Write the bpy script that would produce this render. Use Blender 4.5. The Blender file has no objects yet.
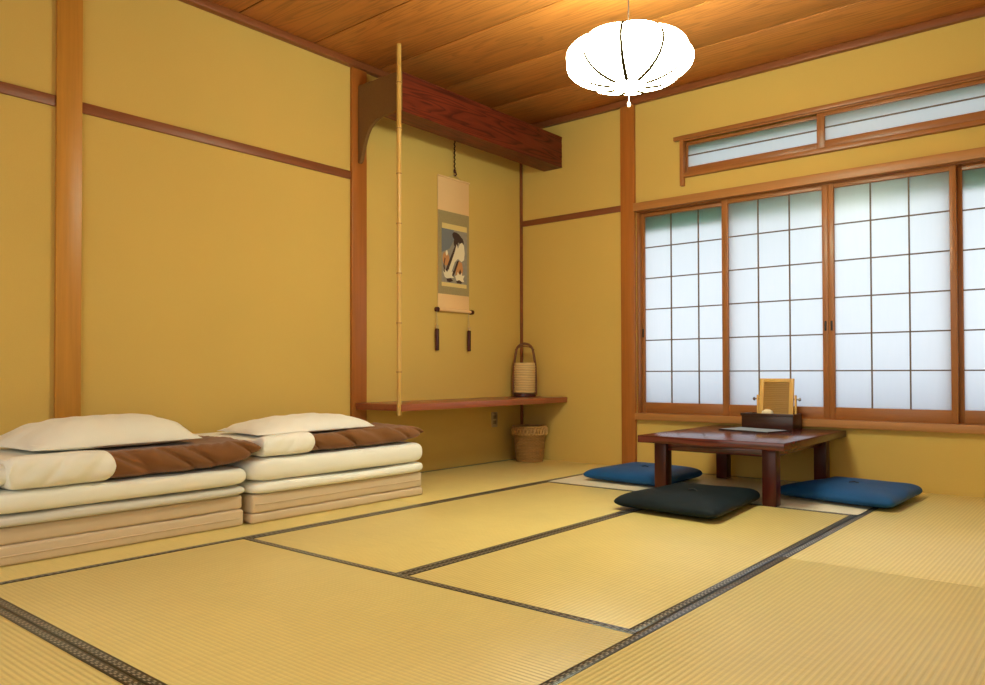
import bpy, bmesh, math, random
from mathutils import Vector, Matrix, noise

random.seed(7)
S = bpy.context.scene
COL = S.collection

# ------------------------------------------------------------------ camera
yaw, pit, rol = .694, .015, -.0025
Fv = Vector((-math.sin(yaw)*math.cos(pit), math.cos(yaw)*math.cos(pit), math.sin(pit)))
Rv = Vector((math.cos(yaw), math.sin(yaw), 0))
Uv = Rv.cross(Fv)
R2 = Rv*math.cos(rol) + Uv*math.sin(rol)
U2 = R2.cross(Fv)
cam_d = bpy.data.cameras.new('camera')
cam = bpy.data.objects.new('camera', cam_d); COL.objects.link(cam)
m = Matrix((R2, U2, -Fv)).transposed().to_4x4()
m.translation = Vector((3.7238, -4.8396, .6773))
cam.matrix_world = m
cam_d.sensor_width = 36; cam_d.lens = 765.15/985*36
cam_d.shift_y = (361.09-342.5)/985
cam_d.clip_start = .02
S.camera = cam

# ------------------------------------------------------------------ world (overcast daylight outside) and exposure
W = bpy.data.worlds.new('overcast_sky'); S.world = W; W.use_nodes = True
wn = W.node_tree.nodes; wl = W.node_tree.links
for n in list(wn): wn.remove(n)
wo = wn.new('ShaderNodeOutputWorld'); wb = wn.new('ShaderNodeBackground')
tc = wn.new('ShaderNodeTexCoord'); sp = wn.new('ShaderNodeSeparateXYZ'); rp = wn.new('ShaderNodeValToRGB')
mp = wn.new('ShaderNodeMapRange'); mp.inputs[1].default_value = -1; mp.inputs[2].default_value = 1
wl.new(tc.outputs['Generated'], sp.inputs[0]); wl.new(sp.outputs[2], mp.inputs[0]); wl.new(mp.outputs[0], rp.inputs[0])
rp.color_ramp.elements[0].position = .46; rp.color_ramp.elements[0].color = (.84, .91, .92, 1)   # pale ground
rp.color_ramp.elements[1].position = .54; rp.color_ramp.elements[1].color = (.84, .90, 1.02, 1)  # cloud
wl.new(rp.outputs[0], wb.inputs[0]); wb.inputs[1].default_value = 1.40
wl.new(wb.outputs[0], wo.inputs[0])

S.view_settings.view_transform = 'Standard'
S.view_settings.look = 'None'
S.view_settings.gamma = 1
S.view_settings.use_curve_mapping = False
S.view_settings.exposure = 0.0
S.cycles.use_denoising = True
S.cycles.max_bounces = 10
S.cycles.diffuse_bounces = 6
S.cycles.sample_clamp_indirect = 6
S.cycles.caustics_reflective = False
S.cycles.caustics_refractive = False
LAMP = 51.0
BACK = 30.0
ld = bpy.data.lights.new('added_fill_behind_viewer', 'AREA'); ld.shape = 'RECTANGLE'; ld.size = 3.0; ld.size_y = 1.7
ld.energy = BACK; ld.color = (.96, 1.0, .97)
lo = bpy.data.objects.new('added_fill_behind_viewer', ld); COL.objects.link(lo)
lo.location = (2.2, -5.46, 1.15); lo.rotation_euler = (math.radians(90), 0, 0)     # added fill light in front of the closed wall behind the viewer
LAMP_COL = (.93, 1.0, .74)

# ------------------------------------------------------------------ materials
def lin(c):
    return tuple(((v/255+.055)/1.055)**2.4 if v/255 > .04045 else v/255/12.92 for v in c)
class NT:
    def __init__(s, name):
        s.m = bpy.data.materials.new(name); s.m.use_nodes = True
        s.t = s.m.node_tree; s.n = s.t.nodes; s.l = s.t.links
        s.b = s.n['Principled BSDF']; s.out = s.n['Material Output']
    def new(s, kind, **kw):
        n = s.n.new('ShaderNode'+kind)
        for k, v in kw.items(): setattr(n, k, v)
        return n
    def link(s, a, b): s.l.new(a, b)
    def coord(s, scale, which='Object', rot=(0, 0, 0)):
        t = s.new('TexCoord'); mpn = s.new('Mapping'); mpn.inputs['Scale'].default_value = scale
        mpn.inputs['Rotation'].default_value = rot
        s.link(t.outputs[which], mpn.inputs[0]); return mpn.outputs[0]
    def noise(s, vec, scale=1, detail=4, rough=.5, dist=0):
        n = s.new('TexNoise'); n.inputs['Scale'].default_value = scale; n.inputs['Detail'].default_value = detail
        n.inputs['Roughness'].default_value = rough; n.inputs['Distortion'].default_value = dist
        s.link(vec, n.inputs['Vector']); return n.outputs['Fac']
    def ramp(s, fac, stops):
        r = s.new('ValToRGB'); e = r.color_ramp.elements
        while len(e) < len(stops): e.new(.5)
        for el, (p, c) in zip(e, stops): el.position = p; el.color = (*c[:3], 1)
        s.link(fac, r.inputs[0]); return r.outputs[0]
    def math(s, op, a, b=None, c=None):
        n = s.new('Math', operation=op)
        for i, v in enumerate((a, b, c)):
            if v is None: continue
            if isinstance(v, (int, float)): n.inputs[i].default_value = v
            else: s.link(v, n.inputs[i])
        return n.outputs[0]
    def mix(s, fac, a, b, mode='MIX'):
        n = s.new('Mix', data_type='RGBA', blend_type=mode)
        for i, v in ((0, fac), (6, a), (7, b)):
            if isinstance(v, (int, float)): n.inputs[i].default_value = v
            elif isinstance(v, tuple): n.inputs[i].default_value = (*v[:3], 1)
            else: s.link(v, n.inputs[i])
        return n.outputs[2]
    def bump(s, h, strength, dist=.01):
        b = s.new('Bump'); b.inputs['Strength'].default_value = strength; b.inputs['Distance'].default_value = dist
        s.link(h, b.inputs['Height']); s.link(b.outputs[0], s.b.inputs['Normal'])
    def set(s, rough=.5, spec=.5, col=None, **kw):
        s.b.inputs['Roughness'].default_value = rough; s.b.inputs['Specular IOR Level'].default_value = spec
        if isinstance(col, tuple): s.b.inputs['Base Color'].default_value = (*col[:3], 1)
        elif col is not None: s.link(col, s.b.inputs['Base Color'])
        return s.m

def mul(c, k): return tuple(v*k for v in c)
def wood(name, c, axis=2, dark=.55, light=1.2, rough=.45, spec=.4, grain=55, rings=0.0, bump=.15):
    t = NT(name)
    sc = [grain]*3; sc[axis] = 2.2
    f = t.noise(t.coord(tuple(sc)), 1, 5, .6, .4)
    sc2 = [7]*3; sc2[axis] = .5
    g = t.noise(t.coord(tuple(sc2)), 1, 3, .5, .2)
    base = t.ramp(f, [(.3, mul(c, dark)), (.52, c), (.75, mul(c, light))])
    base = t.mix(.45, base, t.ramp(g, [(.3, mul(c, dark*1.05)), (.7, mul(c, light))]))
    if rings:
        sc3 = [9]*3; sc3[axis] = .55
        h = t.noise(t.coord(tuple(sc3)), 1, 2, .45, .6)
        w = t.math('FRACT', t.math('MULTIPLY', h, 14))
        lines = t.ramp(w, [(0, (0, 0, 0)), (.55, (1, 1, 1)), (.92, (.7, .7, .7)), (1, (0, 0, 0))])
        base = t.mix(rings, base, t.mix(lines, mul(c, dark*.8), mul(c, light)))
    t.bump(f, bump, .002)
    return t.set(rough, spec, base)

def plain(name, c, rough=.5, spec=.4, n=0, nscale=60, metallic=0, bump=0):
    t = NT(name); col = c
    if n:
        f = t.noise(t.coord((nscale,)*3), 1, 4, .6)
        col = t.ramp(f, [(.3, mul(c, 1-n)), (.7, mul(c, 1+n))])
        if bump: t.bump(f, bump, .002)
    t.b.inputs['Metallic'].default_value = metallic
    return t.set(rough, spec, col)

def plaster(name, c):
    t = NT(name)
    f = t.noise(t.coord((220,)*3), 1, 5, .7); g = t.noise(t.coord((1.6,)*3), 1, 3)
    col = t.mix(.5, t.ramp(f, [(.3, mul(c, .92)), (.7, mul(c, 1.07))]), t.ramp(g, [(.3, mul(c, .95)), (.7, mul(c, 1.04))]))
    t.bump(f, .25, .002)
    return t.set(.85, .15, col)

def tatami(name, along, c=(.78, .635, .245)):      # ridges of woven rush running along the given axis
    t = NT(name)
    x = t.coord((1, 1, 1)); sep = t.new('SeparateXYZ'); t.link(x, sep.inputs[0])
    a = sep.outputs[1 if along == 0 else 0]; l = sep.outputs[along]
    wv = t.math('SINE', t.math('MULTIPLY', a, 2*math.pi/.0152))
    sc = (300, 9, 1) if along == 0 else (9, 300, 1)
    st = t.noise(t.coord(sc), 1, 3, .6)           # single stalks crossing the ridges
    big = t.noise(t.coord((2.2, 2.2, 1)), 1, 3)
    col = t.ramp(st, [(.25, mul(c, .84)), (.5, c), (.75, mul(c, 1.13))])
    col = t.mix(.35, col, t.ramp(big, [(.3, mul(c, .9)), (.7, mul(c, 1.1))]))
    groove = t.ramp(wv, [(0, (.87, .855, .82) if along == 1 else (.94, .93, .92)), (.5, (1, 1, 1))])
    col = t.mix(1, col, groove, 'MULTIPLY')
    h = t.math('ADD', wv, t.math('MULTIPLY', st, .6))
    t.bump(h, .45 if along == 0 else .35, .0012)
    return t.set(.38, .5, col)

def heri(name, along):        # black border cloth with a fine woven check
    t = NT(name)
    x = t.coord((1, 1, 1), 'Object'); sep = t.new('SeparateXYZ'); t.link(x, sep.inputs[0])
    l = sep.outputs[along]; a = sep.outputs[1-along]
    gc = t.new('TexCoord'); gs = t.new('SeparateXYZ'); t.link(gc.outputs['Generated'], gs.inputs[0])
    g5 = t.math('MULTIPLY', gs.outputs[1-along], 5.0)          # five rows across the border, the outer two stay black
    row = t.math('FLOOR', g5); ra = t.math('FRACT', g5)
    inner = t.math('LESS_THAN', t.math('ABSOLUTE', t.math('SUBTRACT', g5, 2.5)), 1.62)
    odd = t.math('MULTIPLY', t.math('ABSOLUTE', t.math('SUBTRACT', row, 2)), .28)
    fx = t.math('FRACT', t.math('ADD', t.math('DIVIDE', l, .0240), odd))
    band = t.math('LESS_THAN', fx, .48)
    dot = t.math('LESS_THAN', t.math('ABSOLUTE', t.math('SUBTRACT', ra, .5)), .38)
    fl = t.math('FRACT', t.math('DIVIDE', l, .0034)); d2 = t.math('LESS_THAN', fl, .76)
    mk = t.math('MULTIPLY', t.math('MULTIPLY', t.math('MULTIPLY', band, dot), d2), inner)
    col = t.mix(mk, (.012, .011, .010), (.42, .38, .31))
    t.bump(mk, .15, .0006)
    return t.set(.28, .6, col)

def cloth(name, c, rough=.85, weave=500, bump=.1, sheen=.2, var=.05):
    t = NT(name)
    f = t.noise(t.coord((weave,)*3), 1, 2, .6); g = t.noise(t.coord((5,)*3), 1, 3)
    col = t.mix(.5, t.ramp(f, [(.3, mul(c, 1-var)), (.7, mul(c, 1+var))]), t.ramp(g, [(.3, mul(c, 1-var)), (.7, mul(c, 1+var))]))
    t.bump(t.math('ADD', f, t.math('MULTIPLY', t.noise(t.coord((28,)*3), 1, 3, .55, .8), 2.5)), bump, .003)
    t.b.inputs['Sheen Weight'].default_value = sheen
    return t.set(rough, .12, col)

M = {}
M['wall'] = plaster('sand_plaster', (.62, .434, .122))
M['wallp'] = plaster('pale_plaster', (.80, .78, .66))
M['ceil'] = wood('cedar_ceiling', (.48, .185, .042), axis=0, dark=.66, light=1.2, rough=.42, spec=.3, grain=42, rings=.55)
M['tint_teal'] = plain('pane_tint_teal', (.055, .31, .30), .6)  # colour of the added boards, turns the pane tops teal
M['tint_blue'] = plain('pane_tint_blue', (.42, .56, .74), .8)  # colour of the added ledge, turns the pane bottoms blue
M['seam'] = plain('dark_seam', (.05, .018, .006), .7, .2)
M['post'] = wood('window_post_wood', (.40, .135, .024), 2, .8, 1.15, .38, .45)
M['pillar'] = wood('red_pillar_wood', (.52, .235, .035), 2, .8, 1.15, .38, .45)
M['trim_x'] = wood('brown_rail_wood_x', (.235, .072, .024), 0, .7, 1.2, .42, .4)
M['trim_y'] = wood('brown_rail_wood_y', (.235, .072, .024), 1, .7, 1.2, .42, .4)
M['sash_x'] = wood('sash_wood_x', (.33, .125, .035), 0, .75, 1.2, .36, .45)
M['sash_z'] = wood('sash_wood_z', (.33, .125, .035), 2, .75, 1.2, .36, .45)
M['lattice'] = plain('lattice_wood', (.16, .11, .075), .5, .3, .12)
M['beam'] = wood('rough_red_beam', (.095, .0145, .0055), 1, .30, 2.1, .42, .25, grain=26, rings=.55, bump=.9)
M['bracket'] = plain('bracket_plaster', (.20, .105, .035), .75, .2, .08, 120)
M['shelf'] = wood('red_shelf_wood', (.30, .085, .038), 1, .75, 1.2, .3, .5)
M['bamboo'] = wood('bamboo', (.58, .35, .09), 2, .85, 1.1, .32, .5, grain=90)
M['node'] = plain('bamboo_node', (.30, .16, .05), .5, .3)
M['tatx'] = tatami('tatami_rush_x', 0); M['taty'] = tatami('tatami_rush_y', 1)
M['tatfade'] = tatami('window_sheen_rush_x', 0, (.80, .75, .60)); M['tatsheeny'] = tatami('window_sheen_rush_y', 1, (.78, .64, .262))  # paler rush: whitish window sheen put into the colour of these mats
M['herix'] = heri('mat_border_x', 0); M['heriy'] = heri('mat_border_y', 1)
M['core'] = plain('mat_core', (.35, .26, .12), .9, .1)
M['white'] = cloth('white_cotton', (.86, .86, .83)); M['white2'] = cloth('ivory_cotton', (.82, .81, .73))
M['greyw'] = cloth('grey_white_cotton', (.66, .64, .60))
M['brown'] = cloth('brown_cotton', (.205, .086, .030), var=.1)
M['beige'] = cloth('beige_canvas', (.62, .49, .34), weave=700, bump=.15)
M['navy'] = cloth('navy_velour', (.012, .078, .235), .5, 300, .10, 0, .2)
M['green'] = cloth('dark_green_navy_velour', (.009, .016, .022), .6, 300, .10, 0, .2)
M['lacq'] = wood('red_lacquered_wood', (.062, .010, .007), 0, .35, 2.6, .17, .5, grain=18, rings=.6, bump=.9)
M['lacqz'] = wood('red_lacquered_leg_wood', (.060, .009, .006), 2, .5, 1.8, .32, .3, grain=24, bump=.2)
M['darkbox'] = wood('dark_box_wood', (.036, .010, .006), 0, .6, 1.4, .3, .5)
M['yellow'] = wood('pale_yellow_wood', (.72, .43, .12), 2, .85, 1.12, .4, .4)
M['slat'] = wood('brown_reed', (.36, .20, .055), 0, .8, 1.2, .5, .3)
M['metal'] = plain('aged_metal', (.30, .27, .24), .35, .5, metallic=.9)
M['black'] = plain('black_card', (.010, .011, .014), .5, .4)
M['paper'] = plain('blue_grey_sheen', (.30, .36, .44), .6, .3)
M['ivory'] = plain('cream_paper', (.82, .74, .56), .6, .3)
M['scrollp'] = plain('peach_scroll_paper', (.80, .55, .28), .7, .2, .04, 300)
M['brocade'] = plain('olive_brocade', (.34, .27, .13), .6, .3, .25, 260)
M['gold'] = plain('gold_strip', (.72, .56, .22), .5, .4, .1, 300)
M['dred'] = plain('dark_red_lacquer', (.060, .012, .010), .25, .5)
M['cord'] = plain('dark_cord', (.035, .020, .012), .8, .2)
M['lcord'] = plain('pale_cord', (.55, .42, .22), .8, .2)
M['p_bg'] = plain('picture_grey', (.30, .27, .22), .6, .2, .1, 40)
M['p_white'] = plain('picture_white', (.78, .70, .50), .6, .2)
M['p_dark'] = plain('picture_dark', (.06, .035, .03), .6, .2)
M['p_orange'] = plain('picture_orange', (.55, .26, .10), .6, .2)
M['p_blue'] = plain('picture_blue', (.17, .19, .21), .6, .2)
M['cane'] = plain('dark_cane', (.16, .060, .022), .4, .4)
M['ledge'] = wood('ledge_wood', (.42, .19, .06), 0, .8, 1.15, .4, .4)

def basketmat():
    t = NT('woven_basket')
    x = t.coord((1, 1, 1)); sep = t.new('SeparateXYZ'); t.link(x, sep.inputs[0])
    ang = t.math('ARCTAN2', sep.outputs[1], sep.outputs[0])
    row = t.math('FLOOR', t.math('DIVIDE', sep.outputs[2], .011))
    w1 = t.math('SINE', t.math('ADD', t.math('MULTIPLY', ang, 26), t.math('MULTIPLY', row, math.pi)))
    w2 = t.math('SINE', t.math('MULTIPLY', sep.outputs[2], 2*math.pi/.011))
    h = t.math('ADD', t.math('MULTIPLY', w1, .6), w2)
    g = t.noise(t.coord((8, 8, 60)), 1, 3)
    c = (.42, .215, .062)
    col = t.mix(.5, t.ramp(h, [(0, mul(c, .55)), (.8, mul(c, 1.2))]), t.ramp(g, [(.3, mul(c, .7)), (.7, mul(c, 1.3))]))
    t.bump(h, .8, .004)
    return t.set(.4, .5, col)
M['basket'] = basketmat()

def ribbed_paper():
    t = NT('ribbed_lantern_paper')
    x = t.coord((1, 1, 1)); sep = t.new('SeparateXYZ'); t.link(x, sep.inputs[0])
    w = t.math('SINE', t.math('MULTIPLY', sep.outputs[2], 2*math.pi/.019))
    c = (.72, .52, .24)
    col = t.ramp(w, [(0, mul(c, .8)), (.6, c)])
    t.bump(w, .5, .003)
    return t.set(.6, .3, col)
M['lantern'] = ribbed_paper()

def pane_mat():       # frosted glass / paper: light from outside comes through it
    t = NT('frosted_pane')
    g = t.noise(t.coord((60, 60, 6)), 1, 3)
    tr = t.new('BsdfTranslucent'); df = t.new('BsdfDiffuse'); gl = t.new('BsdfGlossy')
    t.link(t.ramp(g, [(.3, (.93, .95, .96)), (.7, (.95, .965, .975))]), tr.inputs[0])
    df.inputs[0].default_value = (.75, .77, .8, 1); gl.inputs['Roughness'].default_value = .35
    m1 = t.new('MixShader'); m1.inputs[0].default_value = .05; t.link(tr.outputs[0], m1.inputs[1]); t.link(df.outputs[0], m1.inputs[2])
    m2 = t.new('MixShader'); m2.inputs[0].default_value = .04; t.link(m1.outputs[0], m2.inputs[1]); t.link(gl.outputs[0], m2.inputs[2])
    t.link(m2.outputs[0], t.out.inputs[0]); return t.m
M['pane'] = pane_mat()

def shade_mat():
    t = NT('glowing_lamp_paper')
    t.b.inputs['Base Color'].default_value = (.85, .8, .7, 1)
    t.b.inputs['Emission Color'].default_value = (*LAMP_COL, 1)
    t.b.inputs['Emission Strength'].default_value = LAMP
    return t.m
M['shade'] = shade_mat()
M['rib'] = plain('lamp_rib', (.020, .012, .004), .9, .0)

# ------------------------------------------------------------------ mesh helpers
def root_of(o):
    while o.parent: o = o.parent
    return o
def out(name, bm, mat, parent=None, smooth=True, angle=35):
    me = bpy.data.meshes.new(name)
    if parent is not None:
        loc = root_of(parent).location
        bmesh.ops.translate(bm, verts=bm.verts, vec=-loc)
    bmesh.ops.recalc_face_normals(bm, faces=bm.faces)
    if smooth:
        for f in bm.faces: f.smooth = True
        for e in bm.edges:
            if len(e.link_faces) == 2 and e.calc_face_angle(0) > math.radians(angle): e.smooth = False
    bm.to_mesh(me); bm.free()
    for mm in (mat if isinstance(mat, (list, tuple)) else [mat]): me.materials.append(mm)
    o = bpy.data.objects.new(name, me); COL.objects.link(o)
    if parent is not None: o.parent = parent
    return o
def thing(name, label, cat, loc, group=None):
    o = bpy.data.objects.new(name, None); COL.objects.link(o); o.location = loc
    o.empty_display_size = .05
    o['label'] = label; o['category'] = cat
    if group: o['group'] = group
    return o
def tagm(o, label, cat, base=None, group=None):
    o['label'] = label; o['category'] = cat
    if group: o['group'] = group
    if base is not None:
        b = Vector(base); o.data.transform(Matrix.Translation(-b)); o.location = b
    return o
def struct(o): o['kind'] = 'structure'; return o
def structE(name, loc=(0, 0, 0)):
    o = bpy.data.objects.new(name, None); COL.objects.link(o); o.location = loc; o['kind'] = 'structure'; return o

def NB(): return bmesh.new()
def box(bm, x0, x1, y0, y1, z0, z1, bev=0, mi=0, seg=2):
    vs = bmesh.ops.create_cube(bm, size=1)['verts']
    for v in vs:
        v.co = Vector(((x0+x1)/2+v.co.x*(x1-x0), (y0+y1)/2+v.co.y*(y1-y0), (z0+z1)/2+v.co.z*(z1-z0)))
    fs = list({f for v in vs for f in v.link_faces})
    for f in fs: f.material_index = mi
    if bev:
        es = list({e for v in vs for e in v.link_edges})
        bmesh.ops.bevel(bm, geom=es, offset=bev, segments=seg, profile=.5, affect='EDGES')
    return bm
def tube(bm, pts, r, seg=10, cap=True, mi=0):
    pts = [Vector(p) for p in pts]; rs = r if isinstance(r, (list, tuple)) else [r]*len(pts)
    rings = []
    up = None
    for i, p in enumerate(pts):
        d = (pts[min(i+1, len(pts)-1)]-pts[max(i-1, 0)]).normalized()
        if up is None: up = d.orthogonal().normalized()
        else: up = (up - d*up.dot(d)).normalized()
        s = d.cross(up)
        rings.append([bm.verts.new(p+(up*math.cos(a)+s*math.sin(a))*rs[i]) for a in (2*math.pi*k/seg for k in range(seg))])
    for a, b in zip(rings, rings[1:]):
        for k in range(seg):
            f = bm.faces.new((a[k], a[(k+1) % seg], b[(k+1) % seg], b[k])); f.material_index = mi
    if cap: bm.faces.new(rings[0][::-1]).material_index = mi; bm.faces.new(rings[-1]).material_index = mi
    return bm
def lathe(bm, c, prof, seg=40, close=True, fr=None):
    rings = []
    for (r, z) in prof:
        rings.append([bm.verts.new((c[0]+math.cos(a)*r*(fr(a) if fr else 1), c[1]+math.sin(a)*r*(fr(a) if fr else 1), c[2]+z)) for a in (2*math.pi*k/seg for k in range(seg))])
    for a, b in zip(rings, rings[1:]):
        for k in range(seg): bm.faces.new((a[k], a[(k+1) % seg], b[(k+1) % seg], b[k]))
    if close:
        bm.faces.new(rings[0][::-1]); bm.faces.new(rings[-1])
    return bm
def prism(bm, poly, d0, d1, plane='y', mi=0):
    # poly in the two other axes; extruded from d0 to d1 along `plane`
    def P(a, b, d): return {'x': (d, a, b), 'y': (a, d, b), 'z': (a, b, d)}[plane]
    A = [bm.verts.new(P(a, b, d0)) for a, b in poly]; B = [bm.verts.new(P(a, b, d1)) for a, b in poly]
    n = len(poly)
    fs = [bm.faces.new(A[::-1]), bm.faces.new(B)] + [bm.faces.new((A[i], A[(i+1) % n], B[(i+1) % n], B[i])) for i in range(n)]
    for f in fs: f.material_index = mi
    return bm
def puffy(bm, corners, z0, h, seam=.5, p=4, q=.6, n=56, wr=.0, wf=9, dent=0, seed=0, topfn=None, pinch=0, rim=0, xyfn=None, rk=0):
    """Closed stuffed shape over the quad corners (FL, FR, BR, BL), from z0 to z0+h, seam at height share `seam`."""
    c = [Vector((x, y, 0)) for x, y in corners]
    zs = z0+h*seam
    so = Vector((seed*7.3, seed*3.1, seed*1.7))
    def pt(i, j, side):
        u = -1+2*i/n; v = -1+2*j/n
        # denser sampling close to the edges
        u = math.sin(u*math.pi/2); v = math.sin(v*math.pi/2)
        if rk:
            m_ = max(abs(u), abs(v)); f = max(0, 1-m_**p)**q
            if m_ > 1e-6:
                s_ = m_/(abs(u)**rk+abs(v)**rk)**(1/rk); u *= s_; v *= s_
        else: f = max(0, (1-abs(u)**p)*(1-abs(v)**p))**q
        uu = u*(1-pinch*(1-abs(v)**2)*1.0); vv = v*(1-pinch*(1-abs(u)**2)*1.0)
        a, b = (uu+1)/2, (vv+1)/2
        P = (c[0]*(1-a)+c[1]*a)*(1-b)+(c[3]*(1-a)+c[2]*a)*b
        w = noise.noise(P*wf+so)*wr*(.35+.65*(1-f)) + noise.noise(P*wf*.35+so)*wr*1.2
        edge = 1-abs(max(abs(u), abs(v)))
        if dent and side > 0: f -= dent*math.exp(-(u*u+v*v)/.012)
        if side > 0: z = zs+(h*(1-seam))*f + w*min(1, f*3)
        else: z = zs-(h*seam)*f
        P = Vector((P.x, P.y, z + (topfn(u, v)*f if topfn and side > 0 else 0)))
        if rim: z2 = 0
        if xyfn: P = xyfn(P, u, v)
        return P
    top = [[None]*(n+1) for _ in range(n+1)]; bot = [[None]*(n+1) for _ in range(n+1)]
    for i in range(n+1):
        for j in range(n+1):
            top[i][j] = bm.verts.new(pt(i, j, 1))
            bot[i][j] = top[i][j] if i in (0, n) or j in (0, n) else bm.verts.new(pt(i, j, -1))
    for i in range(n):
        for j in range(n):
            bm.faces.new((top[i][j], top[i+1][j], top[i+1][j+1], top[i][j+1]))
            bm.faces.new((bot[i][j+1], bot[i+1][j+1], bot[i+1][j], bot[i][j]))
    return bm

H = 2.628; XR = 4.55; YF = -5.5
# ------------------------------------------------------------------ shell
b = NB(); box(b, -.15, XR+.15, YF-.15, .15, -.14, -.045); struct(out('floor', b, M['core']))
b = NB()                                                # cedar boards run along the window wall, a dark lap between them
ys = [0.12-0.51*k-.12 for k in range(12)]
edges = [.0, -.515, -1.03, -1.54, -2.05, -2.55, -3.06, -3.57, -4.08, -4.59, -5.1, YF]
for a, c in zip(edges, edges[1:]):
    box(b, 0, XR, c+.005, a-.005, H, H+.02, .0015)
    box(b, 0, XR, a-.008, a+.008, H+.006, H+.02, 0, 1)
box(b, -.15, XR+.15, YF-.15, .15, H+.02, H+.06, 0, 1)
struct(out('ceiling', b, [M['ceil'], M['seam']]))
b = NB(); box(b, -.12, 0, YF-.12, .12, -.045, H+.02); struct(out('wall_left', b, M['wall']))
b = NB(); box(b, XR, XR+.12, YF-.12, .12, -.045, H+.02); struct(out('wall_right', b, M['wallp']))
b = NB(); box(b, 0, XR, YF-.12, YF, -.045, H+.02); struct(out('wall_front', b, M['wallp']))
b = NB()                                                # window wall with two openings
WX0, WX1, WZ0, WZ1 = 1.035, 3.66, .385, 1.82
TX0, TX1, TZ0, TZ1 = 1.41, 3.29, 2.03, 2.255
box(b, 0, WX0, 0, .12, -.045, H+.02)
box(b, WX1, XR, 0, .12, -.045, H+.02)
box(b, WX0, WX1, 0, .12, -.045, WZ0)
box(b, WX0, WX1, 0, .12, WZ1, TZ0)
box(b, WX0, TX0, 0, .12, TZ0, TZ1)
box(b, TX1, WX1, 0, .12, TZ0, TZ1)
box(b, WX0, WX1, 0, .12, TZ1, H+.02)
struct(out('wall_back', b, M['wall']))

# made-up window frame around the added fill light behind the viewer
w3 = structE('added_window_frame', (.7, YF, .3))
b = NB(); box(b, .66, .70, YF, YF+.05, .28, 2.02); box(b, 3.70, 3.74, YF, YF+.05, .28, 2.02); out('jamb', b, M['sash_z'], w3)
b = NB(); box(b, .66, 3.74, YF, YF+.05, 2.00, 2.04); box(b, .66, 3.74, YF, YF+.05, .26, .30); out('frame_rail', b, M['sash_x'], w3)

# unseen eaves and boards added outside each opening to darken and tint the pane tops
b = NB(); box(b, .6, 4.2, .12, .34, 1.84, 1.88); box(b, 1.06, 3.64, .085, .10, 1.675, 1.86); struct(out('trim_14', b, M['tint_teal']))
b = NB(); box(b, .6, 4.2, .12, .34, 2.27, 2.31); box(b, 1.42, 3.28, .07, .085, 2.175, 2.29); struct(out('trim_15', b, M['tint_teal']))
b = NB(); box(b, .6, 4.2, .12, .36, .33, .37); box(b, .6, 4.2, .34, .36, .37, .50); struct(out('trim_13', b, M['tint_blue']))  # unseen ledge added below the window to darken and blue the pane bottoms

# ------------------------------------------------------------------ posts, rails, cornices
def trim(n, mat, *boxes, bev=.002):
    b = NB()
    for q in boxes: box(b, *q, bev)
    return struct(out('trim_%d' % n, b, mat))
trim(1, M['pillar'], (0, .022, -3.455, -3.346, 0, 2.587))
trim(2, M['post'], (0, .022, -1.75, -1.632, 0, 2.587))
trim(3, M['post'], (.923, 1.032, -.03, 0, 0, 2.585))
trim(4, M['trim_y'], (0, .016, -.022, -.0, 0, 2.585))
trim(5, M['trim_y'], (.0, .045, YF, 0, 2.587, H))
trim(6, M['trim_x'], (.045, XR, -.04, 0, 2.585, H))
trim(7, M['trim_y'], (0, .012, YF, -3.455, 1.885, 1.935), (0, .012, -3.346, -1.75, 1.885, 1.935))
trim(8, M['trim_x'], (.016, .923, -.012, 0, 1.838, 1.882))
trim(9, M['ledge'], (1.032, XR, -.045, 0, 1.818, 1.874))
trim(10, M['ledge'], (1.032, XR, -.035, 0, .343, .388))
trim(11, M['post'], (3.66, 3.77, -.03, 0, 0, 1.818))

# window opening lining
w1 = structE('window_1', (1.035, 0, .385))
b = NB(); box(b, 1.035, 1.05, 0, .10, .388, 1.818, .001); box(b, 3.645, 3.66, 0, .10, .388, 1.818, .001)
out('jamb', b, M['sash_z'], w1)
b = NB(); box(b, 1.035, 3.66, .0, .10, .385, .390, .001); out('sill_track', b, M['sash_x'], w1)
b = NB(); box(b, 1.035, 3.66, .0, .10, 1.812, 1.82, .001); out('head_track', b, M['sash_x'], w1)

# the transom window above
w2 = structE('window_2', (1.384, 0, 2.0))
b = NB(); box(b, 1.34, 3.35, -.035, .0, 2.258, 2.285, .002); box(b, 1.384, 3.31, -.02, .0, 2.248, 2.258); out('top_rail', b, M['sash_x'], w2)
b = NB(); box(b, 1.384, 1.411, -.03, .06, 1.945, 2.258, .002); box(b, 3.29, 3.315, -.03, .06, 1.945, 2.258, .002); out('jamb', b, M['sash_z'], w2)
b = NB(); box(b, 1.411, 3.29, -.035, .06, 2.000, 2.028, .002); out('bottom_rail', b, M['sash_x'], w2)
for i, (x0, x1) in enumerate(((1.411, 2.322), (2.278, 3.29))):
    yb = .015 if i == 0 else -.012
    b = NB()
    box(b, x0, x1, yb, yb+.022, 2.034, 2.077, .0015); box(b, x0, x1, yb, yb+.022, 2.225, 2.247, .0015)
    fr = out('sash', b, M['sash_x'], w2)
    b = NB(); box(b, x0, x0+(.012 if i == 0 else .046), yb-.001, yb+.023, 2.034, 2.247, .0015); box(b, x1-.04, x1, yb-.0005, yb+.023, 2.034, 2.247, .0015)
    out('stile', b, M['sash_z'], fr)
    b = NB(); box(b, x0+.01, x1-.01, yb+.003, yb+.009, 2.151, 2.159); out('glazing_bar', b, M['lattice'], fr)
    b = NB(); box(b, x0+.01, x1-.01, yb+.010, yb+.013, 2.07, 2.23); out('pane', b, M['pane'], fr)

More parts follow.
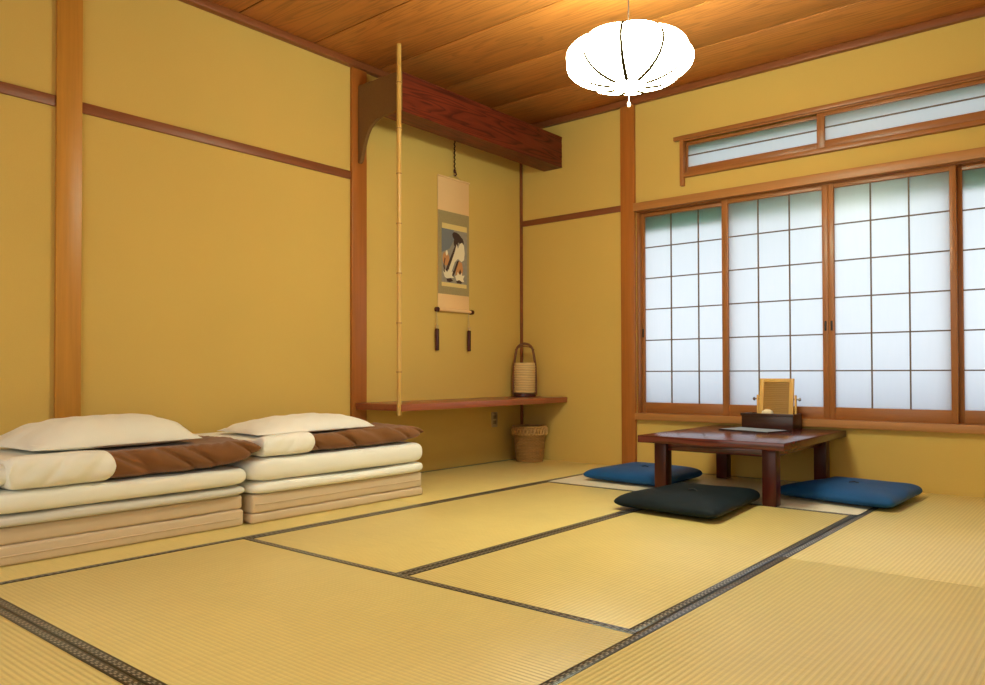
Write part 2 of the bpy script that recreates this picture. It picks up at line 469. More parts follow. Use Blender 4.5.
# ------------------------------------------------------------------ four sliding screens
def screen(x0, x1, gx0, gx1, yb, label, pulls):
    t = thing('sliding_screen', label, 'sliding screen', ((x0+x1)/2, yb+.014, .390), 'sliding window screens')
    z0, z1, gz0, gz1 = .390, 1.812, .463, 1.785
    b = NB(); box(b, x0, gx0, yb, yb+.028, z0, z1, .0015); st = out('stile', b, M['sash_z'], t)
    b = NB(); box(b, gx1, x1, yb, yb+.028, z0, z1, .0015); st2 = out('stile', b, M['sash_z'], t)
    b = NB(); box(b, gx0, gx1, yb+.002, yb+.026, z0, gz0, .0015); out('bottom_rail', b, M['sash_x'], t)
    b = NB(); box(b, gx0, gx1, yb+.002, yb+.026, gz1, z1, .0015); out('top_rail', b, M['sash_x'], t)
    b = NB(); w = (gx1-gx0)
    for k in (1, 2):
        x = gx0+w*k/3; box(b, x-.0038, x+.0038, yb+.006, yb+.014, gz0, gz1)
    for k in range(1, 6):
        z = gz0+(gz1-gz0)*k/6; box(b, gx0, gx1, yb+.007, yb+.0135, z-.0038, z+.0038)
    out('lattice', b, M['lattice'], t)
    b = NB(); box(b, gx0-.004, gx1+.004, yb+.0145, yb+.017, gz0-.004, gz1+.004); out('pane', b, M['pane'], t)
    for side in pulls:
        px = (x0+gx0)/2 if side < 0 else (gx1+x1)/2
        b = NB(); box(b, px-.006, px+.006, yb-.0015, yb+.002, .925, .985, .001); out('finger_pull', b, M['black'], t)
    return t
screen(1.045, 1.715, 1.073, 1.680, .045, 'leftmost wood-framed paper screen of the window, next to the wall post', (-1,))
screen(1.662, 2.331, 1.705, 2.297, .008, 'wood-framed paper screen directly behind the low table, right edge meeting the next screen', (1,))
screen(2.3315, 3.004, 2.366, 2.971, .008, 'wood-framed paper screen fully in view to the right of the low table', (-1,))
screen(2.962, 3.645, 3.027, 3.605, .045, 'wood-framed paper screen cut off by the right edge of the picture', ())

# ------------------------------------------------------------------ tatami mats
def mat(x0, x1, y0, y1, along, label, borders=True, mt=None):
    t = thing('tatami_mat', label, 'tatami mat', ((x0+x1)/2, (y0+y1)/2, -.045), 'tatami mats')
    g = .0008; bw = .030
    b = NB(); box(b, x0+g, x1-g, y0+g, y1-g, -.045, 0, .0015)
    out('rush_cover', b, M[mt or ('tatx' if along == 0 else 'taty')], t)
    for side in (0, 1) if borders else ():
        b = NB()
        if along == 0:
            ya = (y0+g-.0004) if side == 0 else y1-bw
            yb = y0+bw if side == 0 else y1-g+.0004
            box(b, x0+g, x1-g, ya, yb, -.02, .0012, .0005)
        else:
            xa = (x0+g-.0004) if side == 0 else x1-bw
            xb = x0+bw if side == 0 else x1-g+.0004
            box(b, xa, xb, y0+g, y1-g, -.02, .0012, .0005)
        out('cloth_border', b, M['herix' if along == 0 else 'heriy'], t)
A, B_, C_ = .93, 1.84, 2.732
y1, y2, y3 = -.985, -3.052, -4.036
mat(0.001, A, -2.04, -.001, 1, 'tatami mat along the alcove wall under the hanging shelf, in the room corner')
mat(0.001, A, -4.08, -2.04, 1, 'tatami mat along the left wall that the two bedding stacks stand on')
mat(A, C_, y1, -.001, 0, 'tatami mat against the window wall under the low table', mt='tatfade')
mat(A, B_, y2, y1, 1, 'middle tatami mat left of the centre seam, beside the right bedding stack')
mat(B_, C_, y2, y1, 1, 'middle tatami mat right of the centre seam, in front of the dark green cushion')
mat(A, C_, y3, y2, 0, 'large crosswise tatami mat in the foreground, in front of the left bedding stack')
mat(A, C_, -5.0, y3, 0, 'tatami mat cut off in the bottom left corner, nearest the viewer')
mat(C_, 3.64, -2.005, -.001, 1, 'tatami mat at the right by the window wall, right of the blue cushion', mt='tatsheeny')
mat(C_, 3.64, -4.05, -2.005, 1, 'tatami mat filling the bottom right corner, coarse ridges in view')
mat(3.64, XR-.001, -2.3, -.001, 1, 'tatami mat beyond the right edge of the picture, near the windows')
mat(3.64, XR-.001, -4.6, -2.3, 1, 'tatami mat beside the viewer, right of the picture')
mat(C_, 3.64, YF+.001, -4.05, 1, 'tatami mat beneath the viewer', )
mat(3.64, XR-.001, YF+.001, -4.6, 0, 'tatami mat in the room corner behind the viewer', False)
mat(0.001, A, YF+.001, -4.08, 1, 'tatami mat along the left wall, left of the picture')
mat(A, C_, YF+.001, -5.0, 0, 'narrow tatami mat behind the viewer', False)

# ------------------------------------------------------------------ alcove: bracket, beam, pole, shelf
b = NB()
poly = [(.022, 2.480), (.40, 2.480), (.40, 2.247), (.262, 2.243), (.222, 2.240), (.185, 2.232), (.152, 2.215), (.125, 2.192), (.105, 2.163), (.088, 2.125), (.074, 2.085), (.062, 2.045), (.052, 2.015), (.045, 1.998), (.034, 1.990), (.022, 1.992)]
prism(b, poly, -1.705, -1.680, 'y')
bmesh.ops.bevel(b, geom=b.edges[:], offset=.002, segments=1, affect='EDGES')
tagm(out('curved_bracket', b, M['bracket']), 'dark curved bracket panel between the alcove pillar and the end of the red beam', 'bracket', (.2, -1.69, 1.99))

b = NB()                                                # rough hewn beam with a carved surface
n1, n2 = 150, 14
def bp(y, a):   # around the section
    x0, x1, z0, z1 = .228, .398, 2.246, 2.4825
    per = [(x1, z0), (x1, z1), (x0, z1), (x0, z0)]
    k = int(a) % 4; f = a-int(a); p, q = per[k], per[(k+1) % 4]
    x = p[0]+(q[0]-p[0])*f; z = p[1]+(q[1]-p[1])*f
    if k == 0 and 0 < f < 1:
        w = noise.noise(Vector((y*3.2, z*16, 3)))*.6+noise.noise(Vector((y*9, z*55, 1)))*.4
        x += -.003+w*.006
    return Vector((x, y, z))
rings = []
for i in range(n1+1):
    y = -1.678+(1.677)*i/n1
    rings.append([b.verts.new(bp(y, s)) for s in [j/n2 for j in range(n2)]+[1+j/3 for j in range(3)]+[2+j/3 for j in range(3)]+[3+j/3 for j in range(3)]])
for r0, r1 in zip(rings, rings[1:]):
    k = len(r0)
    for j in range(k): b.faces.new((r0[j], r0[(j+1) % k], r1[(j+1) % k], r1[j]))
b.faces.new(rings[0][::-1]); b.faces.new(rings[-1])
tagm(out('alcove_beam', b, M['beam'], angle=60), 'thick rough-hewn dark red beam hung below the ceiling over the alcove', 'beam', (.31, -.84, 2.246))

pc = (.413, -1.722)
t = thing('bamboo_pole', 'slender bamboo pole from the ceiling down to the shelf corner', 'pole', (pc[0], pc[1], .425))
b = NB(); prof = [(.0145, 0)]
nodes = [.682, .971, 1.265, 1.56, 1.856, 2.125, 2.398]
for z in nodes:
    prof += [(.0140, z-.425-.014), (.0168, z-.425-.003), (.0168, z-.425+.003), (.0142, z-.425+.012)]
prof += [(.0145, H-.425)]
lathe(b, (pc[0], pc[1], .425), prof, 20); pl = out('pole_shaft', b, M['bamboo'], t, angle=50)
b = NB()
b.free()
for z in nodes:
    b = NB(); lathe(b, (pc[0], pc[1], z), [(.0165, -.0035), (.0180, 0), (.0165, .0035)], 20); out('bamboo_node', b, M['node'], pl)

b = NB(); box(b, 0.001, .438, -1.722, -.001, .450, .490, .003)
# notch for the pole is hidden by it: the pole stands just off the corner
sh = out('wall_shelf', b, M['shelf'])
tagm(sh, 'long red-brown wooden shelf fixed in the alcove below the hanging scroll', 'shelf', (.22, -.86, .45))

# scroll
sx = .004
t = thing('hanging_scroll', 'tall hanging scroll with peach paper ends and a grey framed painting', 'scroll', (0, -.80, 1.11))
ya, yb = -.968, -.640
b = NB(); box(b, sx, sx+.003, ya, yb, 1.118, 2.066, .0005); out('scroll_paper', b, M['scrollp'], t)
b = NB(); box(b, sx+.002, sx+.0045, ya+.0005, yb-.0005, 1.235, 1.825); br = out('brocade_mount', b, M['brocade'], t)
b = NB(); box(b, sx+.004, sx+.0055, ya+.04, yb-.026, 1.700, 1.738); out('gold_strip', b, M['gold'], br)
b = NB(); box(b, sx+.004, sx+.0055, ya+.035, yb-.03, 1.290, 1.318); out('gold_strip', b, M['gold'], br)
b = NB(); X0 = sx+.0045
def S2(u, v): return (ya+.036+u*(.270), 1.318+v*.382)      # picture coordinates 0..1
def layer(pts, k, mi): prism(b, [S2(*p) for p in pts], X0+.0006*k, X0+.0006*k+.0005, 'x', mi)
layer([(0, 0), (1, 0), (1, 1), (0, 1)], 0, 0)
def blob(cx, cy, rx, ry, k, mi, rot=0, n=14):
    layer([(cx+rx*math.cos(a)*math.cos(rot)-ry*math.sin(a)*math.sin(rot), cy+rx*math.cos(a)*math.sin(rot)+ry*math.sin(a)*math.cos(rot)) for a in [2*math.pi*q/n for q in range(n)]], k, mi)
layer([(0, .55), (.30, .64), (.46, .80), (.46, 1), (0, 1)], 1, 4)
blob(.16, .44, .13, .13, 1, 3); blob(.19, .55, .04, .05, 2, 1)
layer([(.10, .34), (.14, .44), (.11, .46), (.06, .30), (.10, .18), (.13, .20)], 2, 2)
blob(.60, .87, .20, .085, 2, 2, -.25); blob(.76, .80, .10, .08, 3, 2, -.6); blob(.54, .77, .085, .09, 3, 2)
layer([(.14, .22), (.24, .20), (.48, .56), (.60, .76), (.56, .78), (.44, .62), (.30, .44)], 2, 2)
layer([(.26, .16), (.36, .20), (.50, .40), (.62, .47), (.76, .42), (.86, .46), (.89, .60), (.86, .74), (.78, .79), (.70, .76), (.62, .66), (.57, .74), (.50, .60), (.38, .42), (.28, .28)], 4, 1)
layer([(.36, .20), (.46, .24), (.58, .42), (.66, .44), (.60, .34), (.50, .20), (.42, .12)], 5, 2)
layer([(.52, .16), (.78, .15), (.82, .28), (.78, .40), (.66, .43), (.56, .32)], 4, 3)
layer([(.04, .20), (.12, .17), (.10, .24), (.20, .19), (.24, .25), (.30, .19), (.42, .22), (.38, .14), (.46, .10), (.34, .09), (.22, .06), (.10, .10)], 6, 1)
layer([(.50, .14), (.58, .16), (.60, .22), (.68, .17), (.76, .22), (.78, .16), (.88, .17), (.82, .10), (.86, .05), (.72, .04), (.56, .05)], 6, 1)
layer([(.16, .07), (.34, .09), (.42, .04), (.30, .01), (.20, .015)], 7, 2)
layer([(.54, .045), (.66, .07), (.78, .04), (.74, .005), (.58, .005)], 7, 2)
layer([(.66, .22), (.70, .28), (.74, .22), (.72, .18), (.67, .18)], 7, 2)
out('painting', b, [M['p_bg'], M['p_white'], M['p_dark'], M['p_orange'], M['p_blue']], br, smooth=False)
b = NB(); tube(b, [(sx+.012, ya-.005, 1.120), (sx+.012, yb+.005, 1.120)], .011, 14); rl = out('roller', b, M['scrollp'], t)
for yy, s in ((ya-.005, -1), (yb+.005, 1)):
    b = NB(); tube(b, [(sx+.012, yy, 1.120), (sx+.012, yy+s*.004, 1.120), (sx+.012, yy+s*.026, 1.120), (sx+.012, yy+s*.03, 1.12)], [.012, .0175, .0165, .010], 16)
    out('roller_knob', b, M['dred'], rl)
b = NB(); tube(b, [(sx+.008, ya-.002, 2.066), (sx+.008, yb+.002, 2.066)], .006, 10); out('top_rod', b, M['scrollp'], t)
b = NB(); tube(b, [(sx+.008, ya+.10, 2.070), (sx+.016, -.805, 2.095), (sx+.008, yb-.10, 2.070)], .0018, 6); out('hanging_loop', b, M['lcord'], t)
# suspension hook
t = thing('scroll_hanger', 'dark twisted hanger cord between the beam and the top of the scroll', 'hanger', (.020, -.805, 2.085))
b = NB()
P = []
for i in range(90):
    z = 2.110+i/89*.40; P.append((.018+.0035*math.cos(i*.9), -.805+.0035*math.sin(i*.9), z))
tube(b, P, .0042, 8); out('cord', b, M['cord'], t)
b = NB(); tube(b, [(.018, -.805, 2.125), (.024, -.800, 2.115), (.026, -.795, 2.10), (.020, -.80, 2.090), (.012, -.806, 2.095)], .005, 8)
lathe(b, (.018, -.805, 2.11), [(.006, 0), (.009, .006), (.009, .02), (.005, .028)], 12); out('hook', b, M['dred'], t)
# hanging weights
def weight(y, label):
    t = thing('scroll_weight', label, 'scroll weight', (.018, y, .83), 'scroll weights')
    b = NB(); box(b, .012, .028, y-.015, y+.015, .832, .985, .006); out('weight_body', b, M['dred'], t)
    b = NB(); tube(b, [(.018, y, .983), (.016, y-.006, 1.03), (.014, y, 1.112)], .0014, 6); tube(b, [(.019, y, .983), (.017, y+.006, 1.03), (.015, y, 1.112)], .0014, 6)
    out('cord', b, M['lcord'], t)
    b = NB(); tube(b, [(.020, y-.012, .996), (.020, y, .990), (.020, y+.012, .996)], .004, 8); tube(b, [(.020, y+.002, .990), (.021, y+.014, 1.008)], .003, 6); tube(b, [(.020, y-.002, .990), (.021, y-.014, 1.008)], .003, 6)
    out('bow', b, M['lcord'], t)
weight(-.990, 'dark red weight hanging from the left roller end of the scroll')
weight(-.655, 'dark red weight hanging from the right roller end of the scroll')

# shelf lantern
lx, ly = .125, -.125
t = thing('paper_lantern', 'ribbed paper lantern with a dark bent handle standing on the shelf end', 'lantern', (lx, ly, .49))
b = NB(); lathe(b, (lx, ly, .49), [(.086, 0), (.089, .004), (.089, .026), (.084, .030)], 40); out('base', b, M['dred'], t)
b = NB(); pr = [(.079, .030)]
for k in range(11): pr += [(.080, .032+k*.0195), (.084, .040+k*.0195), (.080, .0495+k*.0195)]
pr += [(.079, .262), (.074, .262), (.074, .20)]
lathe(b, (lx, ly, .49), pr, 40, close=False); out('shade', b, M['lantern'], t, angle=70)
b = NB(); lathe(b, (lx, ly, .49), [(.072, .258), (.0735, .258), (.0735, .262), (.072, .262)], 36); out('rim', b, M['cane'], t)
dx, dy = R2.x, R2.y
def LH(s, z, off=0): return (lx+dx*s, ly+dy*s, z)
b = NB()
hp = [LH(-.0865, .505), LH(-.087, .62), LH(-.082, .74), LH(-.070, .82)] + [LH(-.066*math.cos(a), .835+.066*math.sin(a)) for a in [math.pi*k/12 for k in range(0, 13)]] + [LH(.070, .82), LH(.082, .74), LH(.087, .62), LH(.0865, .505)]
tube(b, hp, .0095, 10); out('handle', b, M['cane'], t)
b = NB(); tube(b, [LH(-.074, .80+.055), LH(-.035, .875), LH(0, .880), LH(.035, .875), LH(.074, .855)], .004, 8); out('handle_brace', b, M['cane'], t)

# waste basket
bx, by = .188, -.150
t = thing('wicker_basket', 'round woven bamboo wastebasket on the floor in the corner under the shelf', 'basket', (bx, by, 0.0012))
b = NB()
pr = [(.0, .004), (.098, .004), (.104, .0), (.107, .02)] + [(.107+.018*(k/12)+.0015*(k % 2), .02+.215*k/12) for k in range(1, 13)] + [(.129, .262), (.124, .268), (.119, .262), (.112, .20), (.100, .03), (.0, .02)]
pr = [(max(r, .0005), z) for r, z in pr]
lathe(b, (bx, by, 0.0012), pr, 48, close=False); out('woven_body', b, M['basket'], t, angle=70)
b = NB()
for ph in (0, math.pi):
    P = []
    for k in range(241):
        a = 2*math.pi*k/240; w = math.sin(a*15+ph)
        P.append((bx+math.cos(a)*(.1305+.004*math.cos(a*15+ph)), by+math.sin(a)*(.1305+.004*math.cos(a*15+ph)), .232+.026*w))
    tube(b, P, .006, 6, cap=False)
P = [(bx+math.cos(2*math.pi*k/60)*.126, by+math.sin(2*math.pi*k/60)*.126, .266) for k in range(61)]
tube(b, P, .0065, 8, cap=False)
out('braided_rim', b, plain('golden_cane', (.48, .27, .085), .4, .5, .3, 40), t)

# outlet
t = thing('wall_outlet', 'small wall outlet plate low on the alcove wall under the shelf', 'outlet', (0, -.348, .26))
b = NB(); box(b, 0, .008, -.384, -.314, .262, .376, .003); out('cover_plate', b, plain('outlet_plate', (.42, .33, .20), .4, .4), t)
b = NB(); box(b, .007, .011, -.366, -.332, .325, .352, .001); box(b, .007, .011, -.366, -.332, .285, .312, .001); out('socket', b, plain('socket_brown', (.20, .15, .09), .4, .4), t)

# ------------------------------------------------------------------ bedding stacks
def slab(bm, x0, x1, y0, y1, z0, z1, r=.02, wr=.003, seed=0, ny=70):
    """soft folded pad: rounded box with a gently uneven surface"""
    puffy(bm, [(x0, y0), (x1, y0), (x1, y1), (x0, y1)], z0, z1-z0, .5, p=26, q=.42, n=ny, wr=wr, wf=7, seed=seed, rk=14)
def bedding(ya, yb, X1, panels, quilts, tagL):
    g = 'folded bedding stacks'
    yc = (ya+yb)/2
    # mattress folded in panels
    t = thing('folded_mattress', 'folded beige floor mattress at the bottom of the %s bedding stack' % tagL, 'mattress', (.38, yc, .0012))
    for k, (z0, z1, dx_, crease) in enumerate(panels):
        b = NB(); box(b, .04, X1+dx_, ya+.004*k, yb-.004*k, z0+.0012, z1+.0012, .012, seg=3)
        bmesh.ops.subdivide_edges(b, edges=[e for e in b.edges if abs(e.verts[0].co.y-e.verts[1].co.y) > .3 or abs(e.verts[0].co.x-e.verts[1].co.x) > .3], cuts=40, use_grid_fill=True)
        for v in b.verts:
            w = noise.noise(Vector((v.co.x*5, v.co.y*5, k*3)))*.003
            if v.co.x > .5: v.co.x += w*1.5
            if v.co.z > z0+.6*(z1-z0): v.co.z += w*.6-abs(w)*.3
        pn = out('mattress_panel', b, M['beige'], t)
        if crease:
            b = NB(); zc = z0+(z1-z0)*.48
            tube(b, [(X1+dx_+.0005+noise.noise(Vector((.7*5, y*5, k*3)))*.0045, y, zc+.0012) for y in [ya+.02+(yb-ya-.04)*i/30 for i in range(31)]], .0028, 6)
            out('seam_piping', b, M['beige'], pn)
    top = panels[-1][1]+.0012
    for k, q in enumerate(quilts):
        b = NB(); slab(b, q['x0'], q['x1'], q['y0'], q['y1'], top+q['z0'], top+q['z1'], wr=q.get('wr', .004), seed=k+3*len(tagL))
        zm = .5*(q['z0']+q['z1'])+top
        if 'slope' in q:
            for v in b.verts: v.co.z += q['slope']*(v.co.y-yc)/(yb-ya) * (1 if v.co.z > zm else q.get('lowslope', 0))
        o = out(q['name'], b, M[q['mat']], angle=80)
        tagm(o, q['label'], q['cat'], ((q['x0']+q['x1'])/2, (q['y0']+q['y1'])/2, top+q['z0']))
# left stack
bedding(-3.93, -2.925, .69, [(0, .072, 0, True), (.073, .135, -.004, False)], [
    dict(name='folded_sheet', x0=.06, x1=.712, y0=-3.95, y1=-2.905, z0=.001, z1=.042, mat='greyw', cat='sheet', wr=.006,
         label='thin folded greyish white sheet directly on the beige mattress of the left stack'),
    dict(name='folded_quilt', x0=.06, x1=.728, y0=-3.95, y1=-2.908, z0=.0485, z1=.125, mat='white2', cat='quilt',
         label='thick folded ivory quilt in the left stack, under its duvet'),
], 'left')
bedding(-2.895, -1.815, .705, [(0, .044, 0, False), (.045, .128, -.002, True)], [
    dict(name='folded_sheet', x0=.07, x1=.725, y0=-2.902, y1=-1.800, z0=.001, z1=.053, mat='white', cat='sheet', wr=.006,
         label='thin folded bright white sheet directly on the beige mattress of the right stack'),
    dict(name='folded_quilt', x0=.07, x1=.735, y0=-2.905, y1=-1.812, z0=.0590, z1=.163, mat='white', cat='quilt',
         label='thick folded white quilt in the right stack, under its duvet'),
], 'right')

def flatten(bm, seed):      # the pillow presses the duvet down behind its front edge
    zl = .370 if seed == 1 else .370; y_ = -3.02 if seed == 1 else -2.02
    for v in bm.verts:
        if v.co.x < .70 and v.co.y < y_+.12 and v.co.z > zl:
            k = 1-max(0, min(1, (v.co.y-y_)/.12)); k *= min(1, (.70-v.co.x)/.05)
            v.co.z = v.co.z*(1-k)+zl*k
def duvet(ya, yb, ysplit, X1, z0, h, label, seed, tip=.0, z1=0):
    t = thing('folded_duvet', label, 'duvet', (.4, (ya+yb)/2, z0), 'brown and white duvets')
    def creases(u, v):
        P = Vector((u*2.2+v*5.0, v*1.2-u*.6, seed)); return .010*noise.noise(P*1.7)+.006*noise.noise(P*4)
    b = NB()
    def endtaper(P, u, v):
        k = max(0, (v-.15)/.85)
        P.z = z0+(P.z-z0)*(1-.30*k*k)+.045*k*k*tip
        P.x = .40+(P.x-.40)*(1-.12*k**3)+.05*k*k*tip
        return P
    puffy(b, [(.08, ysplit-.05), (X1-.006, ysplit-.05), (X1-.006, yb), (.08, yb)], z0, h, .46, p=10, q=.42, n=90, wr=.010, wf=8, seed=seed, topfn=creases, xyfn=endtaper)
    flatten(b, seed)
    for v in b.verts:      # diagonal wrinkles on the rolled front edge
        if v.co.x > .55:
            s = noise.noise(Vector(((v.co.y*9+v.co.z*13), v.co.z*6, seed)))
            v.co.x += .008*s; v.co.z += .004*s if v.co.z > z0+.02 else 0
            rg = 1-abs(noise.noise(Vector((v.co.y*5.5+v.co.z*9, v.co.z*2, seed+3))))*2.6
            if rg > 0: v.co.x -= .028*rg*rg*min(1, (v.co.x-.55)/.1)
    out('brown_cover', b, M['brown'], t, angle=80)
    b = NB()
    def nudge(P, u, v):
        s = noise.noise(Vector((P.y*8+P.z*9, P.z*10, seed+5))); P.x += (.006*s-.010*max(0, 1-abs(noise.noise(Vector((P.y*7-P.z*6, P.z*3, seed+8))))*4)) if P.x > .5 else 0
        return P
    puffy(b, [(.07, ya), (X1+.004, ya), (X1+.004, ysplit), (.07, ysplit)], z0-.001, h+.006, .48, p=18, q=.40, n=64, wr=.008, wf=8, seed=seed+9, xyfn=nudge)
    flatten(b, seed)
    out('white_panel', b, M['white2' if seed == 1 else 'white'], t, angle=80)
    return t
dv = duvet(-3.87, -2.872, -3.51, .745, .2655, .118, 'folded duvet, brown with an ivory end panel, on the left bedding stack', 1, .9)
b = NB(); puffy(b, [(.08, -4.02), (.70, -4.02), (.715, -3.85), (.08, -3.85)], .266, .108, .5, p=5, q=.45, n=48, wr=.02, wf=14, seed=12)
out('rolled_end', b, M['white2'], dv, angle=80)
duvet(-2.856, -1.815, -2.575, .745, .297, .096, 'folded duvet, brown with a white end panel, on the right bedding stack', 2, .5)

def pillow(corners, z0, h, label, seed):
    t = thing('pillow', label, 'pillow', (sum(c[0] for c in corners)/4, sum(c[1] for c in corners)/4, z0), 'white pillows')
    b = NB()
    def gather(P, u, v):
        e = max(0, (abs(v)-.55)/.45)
        if P.z < z0+.3*h: return P
        P.z += .012*e*noise.noise(Vector((u*4, v*1.5+seed, 2)))+.006*noise.noise(Vector((u*3+v*2.5, v*5, seed)))*(1-abs(u)**4)
        P.z = max(P.z, z0)
        return P
    puffy(b, corners, z0, h, .16, p=2.6, q=.60, n=70, wr=.013, wf=7, seed=seed, pinch=.045, xyfn=gather)
    out('pillow_case', b, M['white2' if seed == 3 else 'white'], t, angle=80)
    return t
pillow([(.16, -3.80), (.63, -3.76), (.60, -3.07), (.20, -3.02)], .3720, .134, 'plump ivory pillow on top of the left bedding stack', 3)
pillow([(.18, -2.76), (.60, -2.80), (.55, -2.03), (.20, -1.98)], .3720, .094, 'flatter white pillow on top of the right bedding stack', 4)

# ------------------------------------------------------------------ low table
tx0, tx1, ty0, ty1, tz = 1.629, 2.430, -1.07, -.008, .33
t = thing('low_table', 'low square table in glossy dark red wood by the window', 'table', ((tx0+tx1)/2, (ty0+ty1)/2, .0012))
b = NB(); box(b, tx0, tx1, ty0, ty1, tz-.040, tz, .003); out('tabletop', b, M['lacq'], t)
for x in (1.689, 2.290):
    for y in (-.990, -.165):
        b = NB(); box(b, x, x+.070, y, y+.070, .0012, tz-.040, .003); out('leg', b, M['lacqz'], t)
b = NB(); box(b, 1.759, 2.290, -.965, -.945, tz-.085, tz-.040, .001); out('apron', b, M['lacq'], t)
b = NB(); box(b, 1.759, 2.290, -.140, -.120, tz-.085, tz-.040, .001); out('apron', b, M['lacq'], t)
for x in (1.712, 2.318):
    b = NB(); box(b, x, x+.020, -.920, -.165, tz-.085, tz-.040, .001); out('apron', b, M['lacq'], t)

# ------------------------------------------------------------------ floor cushions
def cushion(corners, h, label, mt, seed):
    cx = sum(c[0] for c in corners)/4; cy = sum(c[1] for c in corners)/4
    t = thing('floor_cushion', label, 'floor cushion', (cx, cy, .0014), 'zabuton floor cushions')
    b = NB(); puffy(b, corners, .0014, h, .44, p=4.6, q=.50, n=64, wr=.008, wf=6, seed=seed, dent=.16, pinch=.01, rk=16)
    cv = out('cushion_cover', b, mt, t, angle=80)
    b = NB(); zt = h*.86
    tube(b, [(cx-.030, cy-.012, zt), (cx-.022, cy, zt+.014), (cx, cy+.004, zt+.018), (cx+.022, cy, zt+.014), (cx+.034, cy-.010, zt-.001)], .003, 8)
    tube(b, [(cx, cy, zt-.008), (cx+.004, cy, zt+.002), (cx-.014, cy-.014, zt+.004)], .003, 8)
    out('tuft_thread', b, M['black'], cv)
cushion([(1.745, -1.555), (2.315, -1.605), (2.262, -.905), (1.800, -.885)], .088, 'dark green-black floor cushion in front of the low table', M['green'], 1)
cushion([(1.070, -.790), (1.670, -.835), (1.655, -.260), (1.108, -.185)], .082, 'blue floor cushion behind the left front table leg', M['navy'], 2)
cushion([(2.235, -.700), (2.852, -.812), (2.872, -.190), (2.385, -.120)], .084, 'blue floor cushion at the right of the low table', M['navy'], 3)

# ------------------------------------------------------------------ things on the table
bx0, bx1, by0, by1 = 1.878, 2.188, -.215, -.050
t = thing('wooden_box', 'shallow dark wooden box on the table under the tilted frame', 'box', ((bx0+bx1)/2, (by0+by1)/2, tz))
b = NB(); z0 = tz; z1 = tz+.093
box(b, bx0, bx1, by0, by0+.010, z0, z1, .001); box(b, bx0, bx1, by1-.010, by1, z0, z1, .001)
box(b, bx0, bx0+.010, by0+.01, by1-.01, z0, z1, .001); box(b, bx1-.010, bx1, by0+.01, by1-.01, z0, z1, .001)
box(b, bx0+.01, bx1-.01, by0+.01, by1-.01, z0, z0+.008)
out('box_body', b, M['darkbox'], t)
b = NB(); box(b, bx0-.006, bx1+.006, by0-.006, by0+.006, z1-.014, z1+.002, .001); out('box_rim', b, M['darkbox'], t)

fx0, fx1 = 1.950, 2.158
t = thing('tilting_frame', 'pale yellow wooden frame with slatted reed panel standing in the dark box', 'frame', ((fx0+fx1)/2, -.115, tz+.008))
def tilt(bm):     # leaning back towards the window about the box floor
    mm = Matrix.Translation((0, -.125, tz+.01)) @ Matrix.Rotation(-math.radians(7), 4, 'X') @ Matrix.Translation((0, .125, -tz-.01))
    bmesh.ops.transform(bm, matrix=mm, verts=bm.verts); return bm
Z0, Z1 = tz+.020, tz+.308
b = NB()
box(b, fx0, fx0+.026, -.134, -.118, Z0, Z1, .002); box(b, fx1-.026, fx1, -.134, -.118, Z0, Z1, .002)
box(b, fx0+.026, fx1-.026, -.133, -.119, Z1-.024, Z1, .002); box(b, fx0+.026, fx1-.026, -.133, -.119, Z0, Z0+.022, .002)
out('frame_border', tilt(b), M['yellow'], t)
b = NB(); k = 0; z = Z0+.022
while z < Z1-.026:
    box(b, fx0+.024, fx1-.024, -.129, -.122, z, z+.0112, .0015); z += .0114
out('slat_panel', tilt(b), M['slat'], t)
for x, s in ((fx0-.010, -1), (fx1+.012, 1)):
    b = NB(); box(b, x-.006, x+.006, -.112, -.098, tz+.009, tz+.205, .002); post = out('side_post', b, M['yellow'], t)
    b = NB(); tube(b, [(x-s*.010, -.105, tz+.180), (x+s*.018, -.105, tz+.180), (x+s*.020, -.105, tz+.180), (x+s*.030, -.105, tz+.180)], [.005, .005, .011, .009], 12)
    out('knob', b, M['metal'], post)
b = NB(); lathe(b, (2.022, -.170, tz+.0090), [(.0005, .0), (.034, .0), (.030, .02), (.033, .075), (.035, .088), (.030, .100), (.014, .109), (.0005, .111)], 32, close=False)
tagm(out('white_pot', b, M['ivory']), 'small rounded cream object peeking over the dark box edge', 'pot', (2.022, -.162, tz+.008))

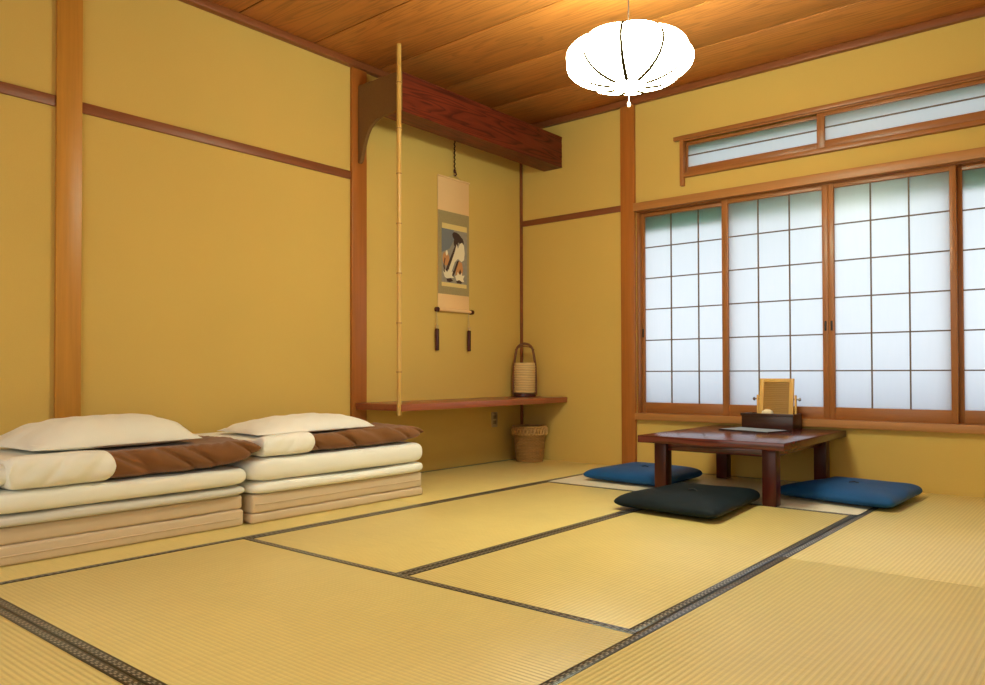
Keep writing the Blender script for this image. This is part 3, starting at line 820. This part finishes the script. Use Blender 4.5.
t = thing('menu_folder', 'thin black folder with its blue-grey sheen laid on as a top sheet lying on the table', 'folder', (1.99, -.42, tz))
def quad(bm, pts, z0, z1):
    prism(bm, pts, z0, z1, 'z')
fo = [(1.817, -.420), (2.150, -.520), (2.200, -.310), (1.867, -.212)]
b = NB(); quad(b, fo, tz, tz+.006); out('folder_cover', b, M['black'], t)
cxq = sum(p[0] for p in fo)/4; cyq = sum(p[1] for p in fo)/4
b = NB(); quad(b, [(cxq+(p[0]-cxq)*.93, cyq+(p[1]-cyq)*.93) for p in fo], tz+.006, tz+.0075); out('sheen_sheet', b, M['paper'], t)  # sheet colour stands for the sheen on the dark folder

# ------------------------------------------------------------------ pendant lamp
LC = Vector((2.030, -1.853, 2.065)); la, lc = .283, .118
t = thing('pendant_lamp', 'glowing white ribbed paper pendant lamp hanging from the ceiling', 'lamp', (LC.x, LC.y, H))
NR = 9; a0 = yaw + math.radians(-90-17)
def sc(a):
    k = (a-a0)/(2*math.pi/NR); f = k-math.floor(k)
    return .885+.115*math.sqrt(max(0, 1-(2*f-1)**2))
b = NB(); pr = []
for i in range(25):
    th = -math.pi/2+.26+(math.pi-.26-.50)*i/24
    pr.append((la*math.cos(th)**.9, lc*math.sin(th)))
lathe(b, LC, pr, 144, close=False, fr=lambda a: sc(a))
sh = out('lamp_shade', b, M['shade'], t, angle=100)
for k in range(NR):
    a = a0+2*math.pi*k/NR; b = NB()
    tube(b, [(LC.x+math.cos(a)*(r*.885+.004), LC.y+math.sin(a)*(r*.885+.004), LC.z+z) for r, z in pr], .0086, 8)
    out('shade_rib', b, M['rib'], sh)
r0, z0 = pr[0]
b = NB(); lathe(b, (LC.x, LC.y, LC.z+z0), [(.0005, -.006), (r0*.80, -.006), (r0*.92, 0), (r0*.92, .006), (.0005, .006)], 40, close=False); out('bottom_disc', b, M['shade'], t)
b = NB(); tube(b, [(LC.x, LC.y, LC.z+.06), (LC.x, LC.y, H-.02)], .0035, 8); out('power_cord', b, M['cord'], t)
b = NB(); lathe(b, (LC.x, LC.y, H-.03), [(.0005, 0), (.03, .002), (.045, .02), (.045, .03)], 32); out('ceiling_rose', b, M['ivory'], t)
b = NB(); zz = LC.z+z0-.006
tube(b, [(LC.x, LC.y, zz), (LC.x, LC.y, zz-.066)], .0016, 6); pcord = out('pull_cord', b, M['ivory'], t)
b = NB(); lathe(b, (LC.x, LC.y, zz-.093), [(.003, 0), (.007, .004), (.007, .018), (.003, .028)], 14); out('pull_knob', b, M['ivory'], pcord)
